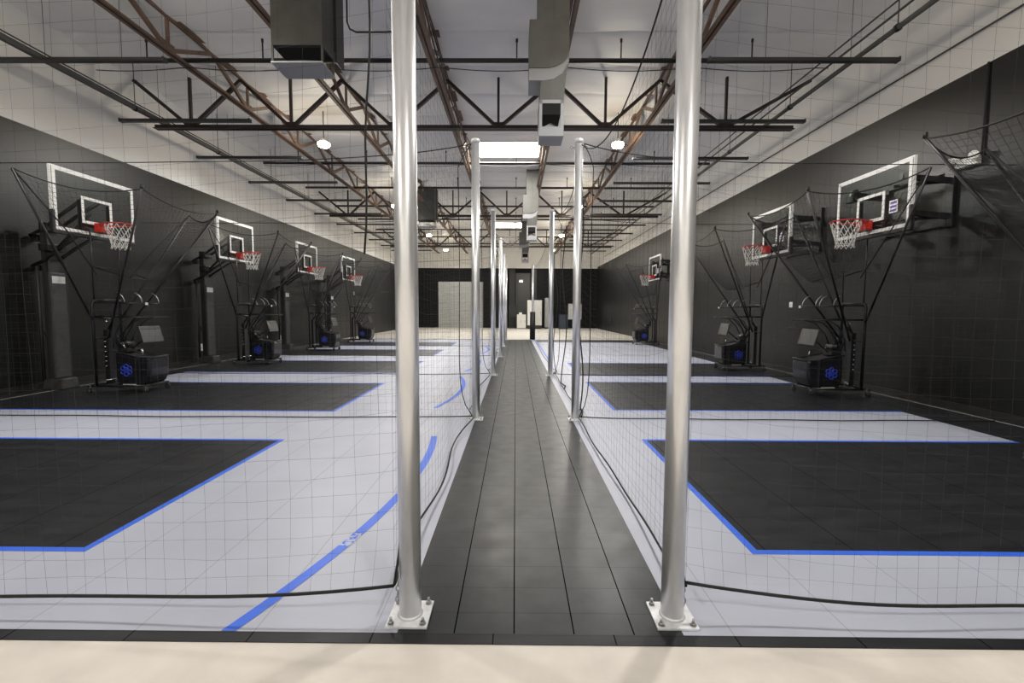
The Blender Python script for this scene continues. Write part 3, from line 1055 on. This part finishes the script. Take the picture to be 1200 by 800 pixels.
def floor_hoop(lab, x, y):
    """free-standing hoop on the left; origin below the rim centre, board towards -x"""
    t = thing('basketball_hoop', lab, 'basketball hoop', (x, y, T), 0, 'free-standing hoops on the left')
    bx = -.40
    rim_and_net(t, 0)
    board(t, bx)
    px = -1.25
    # base
    k = MB()
    a, c, h = .17, .13, .20
    k.v += [(px - a - .05, -a, 0), (px + a, -a, 0), (px + a, a, 0), (px - a - .05, a, 0), (px - c - .05, -c - .02, h), (px + c + .03, -c - .02, h), (px + c + .03, c + .02, h), (px - c - .05, c + .02, h)]
    for q in ((0, 3, 2, 1), (4, 5, 6, 7), (0, 1, 5, 4), (1, 2, 6, 5), (2, 3, 7, 6), (3, 0, 4, 7)):
        k.face(q)
    k.build('base_pad', 'pad', t, bevel=.02)
    bb = MB(); bb.box((px - .15, -.1, .2), (px - .02, .1, 3.08)); bb.build('pole', 'frame_soft', t, bevel=.01)
    bb = MB(); bb.box((px - .02, -.15, .2), (px + .05, .15, 2.17)); pad = bb.build('pole_pad', 'pad', t, bevel=.025)
    bb = MB(); bb.box((px + .048, -.12, 1.97), (px + .0545, .12, 2.10)); bb.build('pad_label', 'label', pad)
    for dy in (-.1, .1):
        bb = MB(); bb.tube([(px - .235, dy, .15), (px - .235, dy, 2.35)], .028, 8); bb.build('rear_tube', 'frame_soft', t)
    # parallel arms
    for s in (-1, 1):
        for z0, z1 in ((2.95, 3.5), (2.4, 2.93)):
            bb = MB()
            P = [(px - .30, s * .12, z0 - .12), (px - .05, s * .12, z0), (px + .3, s * .13, z0 + (z1 - z0) * .45), (bx - .06, s * .16, z1)]
            bb.tube(P, .032, 8)
            bb.build('arm', 'frame', t)
    bb = MB(); bb.tube([(px - .10, 0, 2.45), (bx - .12, 0, 3.25)], .028, 8); bb.build('lift_strut', 'frame', t)
    bb = MB(); bb.box((px - .36, -.07, 2.74), (px - .22, .07, 2.86)); bb.build('counterweight', 'frame', t, bevel=.015)
    bb = MB(); bb.box((px - .36, -.06, 2.2), (px - .22, .06, 2.31)); bb.build('counterweight', 'frame', t, bevel=.015)
    bb = MB(); bb.tube([(px - .34, 0, 2.24), (px - .3, 0, 1.1), (px - .22, 0, .9)], .014, 6); bb.build('crank_rod', 'frame', t)
    bb = MB(); bb.box((px - .1, -.19, 2.55), (px + .08, .19, 2.68)); bb.build('pivot_block', 'frame', t, bevel=.01)
    bb = MB(); bb.box((px - .1, -.16, 2.92), (px + .06, .16, 3.06)); bb.build('pivot_block', 'frame', t, bevel=.01)
    return t

def wall_hoop(lab, x, y):
    """hoop on brackets on the right wall; origin below rim centre; modelled facing +x then turned round"""
    t = thing('basketball_hoop', lab, 'basketball hoop', (x, y, T), pi, 'wall hoops on the right')
    bx = -.40
    rim_and_net(t, 0)
    board(t, bx)
    wx = -(XR - x) + .005
    for s in (-1, 1):
        for z in (3.0, 3.55):
            bb = MB()
            bb.bar((bx - .05, s * .55, z + .1), (wx + .03, s * .62, z + .02), .05, .09)
            bb.bar((bx - .05, s * .40, z - .02), (wx + .03, s * .62, z + .02), .035, .05)
            bb.build('bracket_arm', 'frame', t)
        bb = MB(); bb.box((wx, s * .54, 2.85), (wx + .05, s * .70, 3.82)); bb.build('wall_plate', 'frame', t, bevel=.006)
        bb = MB(); bb.box((bx - .16, s * .5, 2.95), (bx - .06, s * .68, 3.2)); bb.box((bx - .16, s * .5, 3.5), (bx - .06, s * .68, 3.72)); bb.build('hinge_block', 'frame', t, bevel=.012)
    bb = MB(); bb.bar((wx + .03, -.62, 3.75), (wx + .03, .62, 3.75), .05, .09); bb.build('wall_rail', 'frame', t)
    bb = MB(); bb.bar((wx + .03, -.62, 2.92), (wx + .03, .62, 2.92), .05, .09); bb.build('wall_rail', 'frame', t)
    # printed sticker at the lower outer part of the glass
    bb = MB(); bb.box((bx + .003, .41, 3.10), (bx + .006, .57, 3.30)); st = bb.build('sticker', 'white', t)
    bb = MB()
    for z in (3.12, 3.18, 3.24):
        bb.box((bx + .006, .43, z), (bx + .0075, .55, z + .035))
    bb.build('sticker_print', 'purple', st)
    return t

HL = [8.45, 12.65, 16.95, 21.1]
names = ['nearest free-standing basketball hoop by the left wall', 'second free-standing basketball hoop along the left wall', 'third free-standing basketball hoop along the left wall', 'farthest free-standing basketball hoop along the left wall']
h0 = floor_hoop(names[0], -7.3, HL[0])
for k in (1, 2, 3):
    dup(h0, names[k], (-7.3, HL[k], T))
HR = [7.97, 11.05, 20.1]
names = ['nearest wall-mounted basketball hoop on the right wall', 'second wall-mounted basketball hoop on the right wall', 'small far wall-mounted basketball hoop on the right wall']
h1 = wall_hoop(names[0], 5.66, HR[0])
for k in (1, 2):
    dup(h1, names[k], (5.66, HR[k], T))

# ================================================================== BALL MACHINES
def machine(lab, x, y, rz):
    """ball-return shooting machine; +x faces the court"""
    t = thing('shooting_machine', lab, 'shooting machine', (x, y, T), rz, 'shooting machines')
    W = .29
    # base frame
    bb = MB()
    for s in (-1, 1):
        bb.tube([(-.42, s * W, .12), (.58, s * (W - .06), .12)], .02, 8)
    bb.tube([(-.42, -W - .06, .12), (-.42, W + .06, .12)], .022, 8)
    bb.tube([(.54, -W + .04, .12), (.54, W - .04, .12)], .02, 8)
    bb.tube([(-.05, -W, .12), (-.05, W, .12)], .02, 8)
    bb.build('base_frame', 'frame', t)
    for cx, cy in ((-.42, -W - .04), (-.42, W + .04), (.54, -W + .03), (.54, W - .03)):
        bb = MB(); bb.tube([(cx, cy - .014, .042), (cx, cy + .014, .042)], .042, 14); wh = bb.build('caster', 'rubber', t)
        bb = MB(); bb.box((cx - .02, cy - .022, .04), (cx + .02, cy - .016, .12)); bb.box((cx - .02, cy + .016, .04), (cx + .02, cy + .022, .12)); bb.box((cx - .025, cy - .025, .092), (cx + .025, cy + .025, .105)); bb.tube([(cx, cy - .024, .042), (cx, cy + .024, .042)], .014, 8); bb.build('caster_fork', 'chrome', wh)
    # hopper body: rounded tub, higher at the back
    poly = [(q[0] * .74, q[1] - (.07 if q[1] < .6 else .02)) for q in [(-.02, .74), (.06, .735), (.30, .70), (.55, .655), (.80, .655), (.83, .61), (.83, .5), (.81, .36), (.75, .25), (.66, .19), (.5, .17), (.12, .17), (.03, .22), (-.02, .32)]]
    bb = MB(); bb.prism(poly, 'y', -.24, .24); body = bb.build('hopper', 'bin', t, bevel=.045, segs=3)
    bb = MB()
    bb.box((.42, -.245, .14), (.44, .245, .63))
    bb.tube([(.615, -.21, .635), (.41, -.245, .645), (.22, -.245, .69), (-.02, -.245, .73)], .013, 6)
    bb.tube([(.615, .21, .635), (.41, .245, .645), (.22, .245, .69), (-.02, .245, .73)], .013, 6)
    bb.tube([(.615, -.21, .635), (.625, 0, .635), (.615, .21, .635)], .013, 6)
    bb.build('hopper_trim', 'bin_soft', t)
    bb = MB()
    for s in (-1, 1):
        bb.box((.12, s * .242, .10), (.36, s * .248, .15))
    bb.build('maker_strip', 'label', t)
    # blue rosette emblem on both sides
    for s in (-1, 1):
        bb = MB()
        cx, cz = .19, .40
        for q in range(6):
            a = pi / 6 + q * pi / 3
            c = Vector((cx + .075 * cos(a), s * .242, cz + .075 * sin(a)))
            bb.tube([c + Vector((.032 * cos(2 * pi * i / 14), 0, .032 * sin(2 * pi * i / 14))) for i in range(14)], .011, 5, closed=True)
        bb.tube([Vector((cx + .038 * cos(2 * pi * i / 14), s * .242, cz + .038 * sin(2 * pi * i / 14))) for i in range(14)], .014, 5, closed=True)
        for q in range(3):
            a = q * pi / 3
            bb.bar((cx - .09 * cos(a), s * .242, cz - .09 * sin(a)), (cx + .09 * cos(a), s * .242, cz + .09 * sin(a)), .014, .02, (0, 1, 0))
        bb.build('emblem', 'logo', body)
    # launcher arm and wheels on the back of the hopper
    bb = MB()
    bb.box((-.05, -.12, .72), (.12, .12, .80)); bb.tube([(.02, -.14, .86), (.02, .14, .86)], .05, 12); bb.tube([(-.03, -.08, .78), (-.14, -.08, .97), (-.1, -.08, 1.02)], .022, 8); bb.tube([(-.03, .08, .78), (-.14, .08, .97), (-.1, .08, 1.02)], .022, 8)
    bb.build('launcher', 'frame', t)
    bb = MB()
    bb.tube([(.1, -.13, .79), (.02, -.13, .9), (-.06, -.13, .86)], .012, 6); bb.build('launcher_lever', 'chrome', t)
    bb = MB(); bb.tube([(.39, -.1, .68), (.37, -.1, .78)], .016, 6); bb.build('hopper_handle', 'chrome', t)
    # control screen on an arm
    bb = MB(); bb.tube([(.1, .0, .76), (.3, .02, .92), (.46, .02, 1.03)], .016, 8); bb.build('screen_arm', 'frame', t)
    k = MB()
    for dx in (0, .025):
        k.v += [(.53 - dx, -.24, .90), (.53 - dx, .24, .90), (.45 - dx, .24, 1.19), (.45 - dx, -.24, 1.19)]
    for q in ((0, 1, 2, 3), (7, 6, 5, 4), (0, 4, 5, 1), (1, 5, 6, 2), (2, 6, 7, 3), (3, 7, 4, 0)):
        k.face(q)
    k.build('control_screen', 'screen', t, bevel=.006)
    # uprights and rails
    for s in (-1, 1):
        bb = MB(); bb.tube([(-.32, s * W, .12), (-.32, s * W, 1.58), (-.31, s * (W - .02), 1.64), (-.28, s * (W - .05), 1.66)], .026, 8); bb.build('upright', 'frame', t)
    bb = MB()
    bb.tube([(-.3, -W + .03, 1.66), (-.3, W - .03, 1.66)], .02, 8)
    bb.build('crossbar', 'frame', t)
    for z in (1.36, .98):
        bb = MB(); bb.tube([(-.32, -W, z), (-.32, W, z)], .015, 8); bb.build('crossbar', 'frame', t)
    for z, x1 in ((1.62, .55), (1.37, .68)):
        for s in (-1, 1):
            bb = MB(); bb.tube([(-.32, s * (W - .02), z), (x1, s * (W - .12), z - .02)], .013, 6); bb.build('ball_rail', 'frame', t)
    for s in (-1, 1):
        for x0 in (-.02, .3):
            bb = MB()
            bb.tube([(x0 + .2 * sin(a), s * (W - .1), 1.62 + .19 * cos(a)) for a in [.35 + (pi / 2 - .35) * i / 7 for i in range(8)]], .006, 6)
            bb.build('ball_guide', 'bolt', t)
        bb = MB(); bb.tube([(.55, s * .12, 1.36), (.3, s * .12, 1.3), (.1, s * .12, 1.1), (-.02, s * .12, .82)], .012, 6); bb.build('ball_track', 'frame', t)
        bb = MB(); bb.tube([(.25, s * .16, 1.36), (.05, s * .15, 1.25), (-.1, s * .13, .98), (-.12, s * .12, .8)], .012, 6); bb.build('ball_track', 'frame', t)
    bb = MB()
    bb.box((.55, -.19, 1.575), (.565, -.14, 1.62))
    bb.build('rail_end', 'label', t)
    # lift column with rungs behind the hopper
    bb = MB(); bb.box((-.36, -.05, .12), (-.28, .05, 1.12)); bb.tube([(-.32, 0, 1.1), (-.2, .0, 1.3), (-.32, -.18, 1.37)], .03, 8); bb.build('lift_column', 'frame', t)
    bb = MB()
    for i in range(6):
        z = .45 + i * .09
        bb.tube([(-.33, -.08, z), (-.33, .08, z)], .011, 6)
    bb.tube([(-.30, -.12, .2), (-.2, .12, .2)], .016, 6)
    bb.tube([(-.27, -.1, 1.27), (-.27, .02, 1.30)], .02, 6)
    bb.build('lift_rung', 'chrome', t)
    # net poles
    front = [Vector((1.2, s * .93, 3.43)) for s in (-1, 1)]
    back = [Vector((-.15, -1.6, 3.55)), Vector((.02, 1.78, 3.55))]
    for s, p in zip((-1, 1), front):
        bb = MB(); bb.tube([(-.2, s * .12, .98), tuple(p)], .019, 8); bb.tube([tuple(p), tuple(p + Vector((0, 0, .06)))], .024, 8); bb.build('net_pole', 'frame', t)
    for s, p in zip((-1, 1), back):
        bb = MB(); bb.tube([(-.32, s * W, 1.3), tuple(p)], .019, 8); bb.build('net_pole', 'frame', t)
        bb = MB(); bb.tube([tuple(p), (-.1, p.y * .54, 2.75), (-.15, s * .35, 2.1)], .010, 6); bb.build('net_edge_cord', 'rope', t)
    # lower net ring with its stays
    ring = [Vector((-.28, -.30, 2.25)), Vector((.33, -.24, 2.05)), Vector((.33, .24, 2.05)), Vector((-.28, .30, 2.25))]
    bb = MB(); bb.tube([tuple(p) for p in ring], .009, 6, closed=True); bb.build('net_ring', 'frame', t)
    for s in (-1, 1):
        bb = MB(); bb.tube([(-.3, s * (W - .03), 1.66), (-.28, s * .29, 2.9)], .012, 6); bb.build('ring_stay', 'frame', t)
    # funnel netting between the tips and the ring: near side, front, far side
    nb = MB()
    ropes = MB()
    def patch(A, B, C, D, n, m, sagv, r=.002):
        """A-B top edge, D-C bottom edge"""
        def P(u, v):
            top = A.lerp(B, u); bot = D.lerp(C, u)
            top = top - Vector((0, 0, sagv * 4 * u * (1 - u)))
            p = top.lerp(bot, v)
            return p - Vector((0, 0, .10 * 4 * v * (1 - v)))
        for i in range(n + 1):
            nb.tube([P(i / n, j / 6) for j in range(7)], r, 3, caps=False)
        for j in range(m + 1):
            nb.tube([P(i / 8, j / m) for i in range(9)], r, 3, caps=False)
        ropes.tube([P(i / 12, 0) for i in range(13)], .010, 6)
    patch(back[0], front[0], ring[1], ring[0], 20, 24, .16)
    patch(front[0], front[1], ring[2], ring[1], 20, 24, .14)
    patch(front[1], back[1], ring[3], ring[2], 20, 24, .16)
    nb.build('funnel_net', 'net', t)
    ropes.build('net_top_cord', 'rope', t)
    return t

m0 = machine('nearest black shooting machine with funnel net by the left wall', -7.2, 8.33, 0)
for k, lab in ((1, 'second black shooting machine along the left wall'), (2, 'third black shooting machine along the left wall'), (3, 'farthest black shooting machine along the left wall')):
    dup(m0, lab, (-7.2, HL[k] - .12, T), 0)
dup(m0, 'black shooting machine under the nearest hoop on the right wall', (5.87, 8.4, T), pi)
dup(m0, 'black shooting machine under the second hoop on the right wall', (5.87, 11.8, T), pi)
dup(m0, 'black shooting machine under the far hoop on the right wall', (5.87, 20.3, T), pi)
dup(m0, 'black shooting machine with its net cut by the right picture edge', (5.72, 4.28, T), pi)

# ================================================================== SMALL THINGS ON THE WALLS
t = thing('emergency_light', 'white twin-head emergency light on the right wall', 'emergency light', (XR, 7.08, 3.75))
bb = MB(); bb.box((-.09, -.17, -.05), (-.002, .17, .08)); bb.build('housing', 'white', t, bevel=.012)
for s in (-1, 1):
    bb = MB(); bb.tube([(-.06, s * .12, .09), (-.15, s * .19, .07)], [.04, .06], 14); bb.build('lamp_head', 'white', t)
bb = MB(); bb.tube([(XR - .02, 6.9, 3.81), (XR - .02, 6.9, ZPR)], .014, 6)
tag(bb.build('power_cable', 'rope'), 'black cable running up the wall above the emergency light', 'cable')

def switch(lab, x, y, z, w_=.075, h=.115):
    s = 1 if x < 0 else -1
    t = thing('wall_plate', lab, 'switch plate', (x, y, z))
    bb = MB(); bb.box((0, -w_ / 2, -h / 2), (s * .008, w_ / 2, h / 2)); bb.build('plate', 'white', t, bevel=.003)
    bb = MB(); bb.box((s * .008, -.014, -.03), (s * .013, .014, .03)); bb.build('rocker', 'label', t)
switch('white wall plate on the right wall between the two near hoops', XR, 11.4, 1.68, .13, .13)
switch('small white wall plate on the right wall near the far hoop', XR, 20.2, 1.85, .2, .2)
switch('white outlet plate low on the left wall by the second hoop', XL, 12.85, .42, .1, .2)
switch('white outlet plate low on the left wall by the third hoop', XL, 17.2, .42, .1, .2)
switch('small white plate high on the left wall near the far end', XL, 25.2, 2.4, .16, .16)
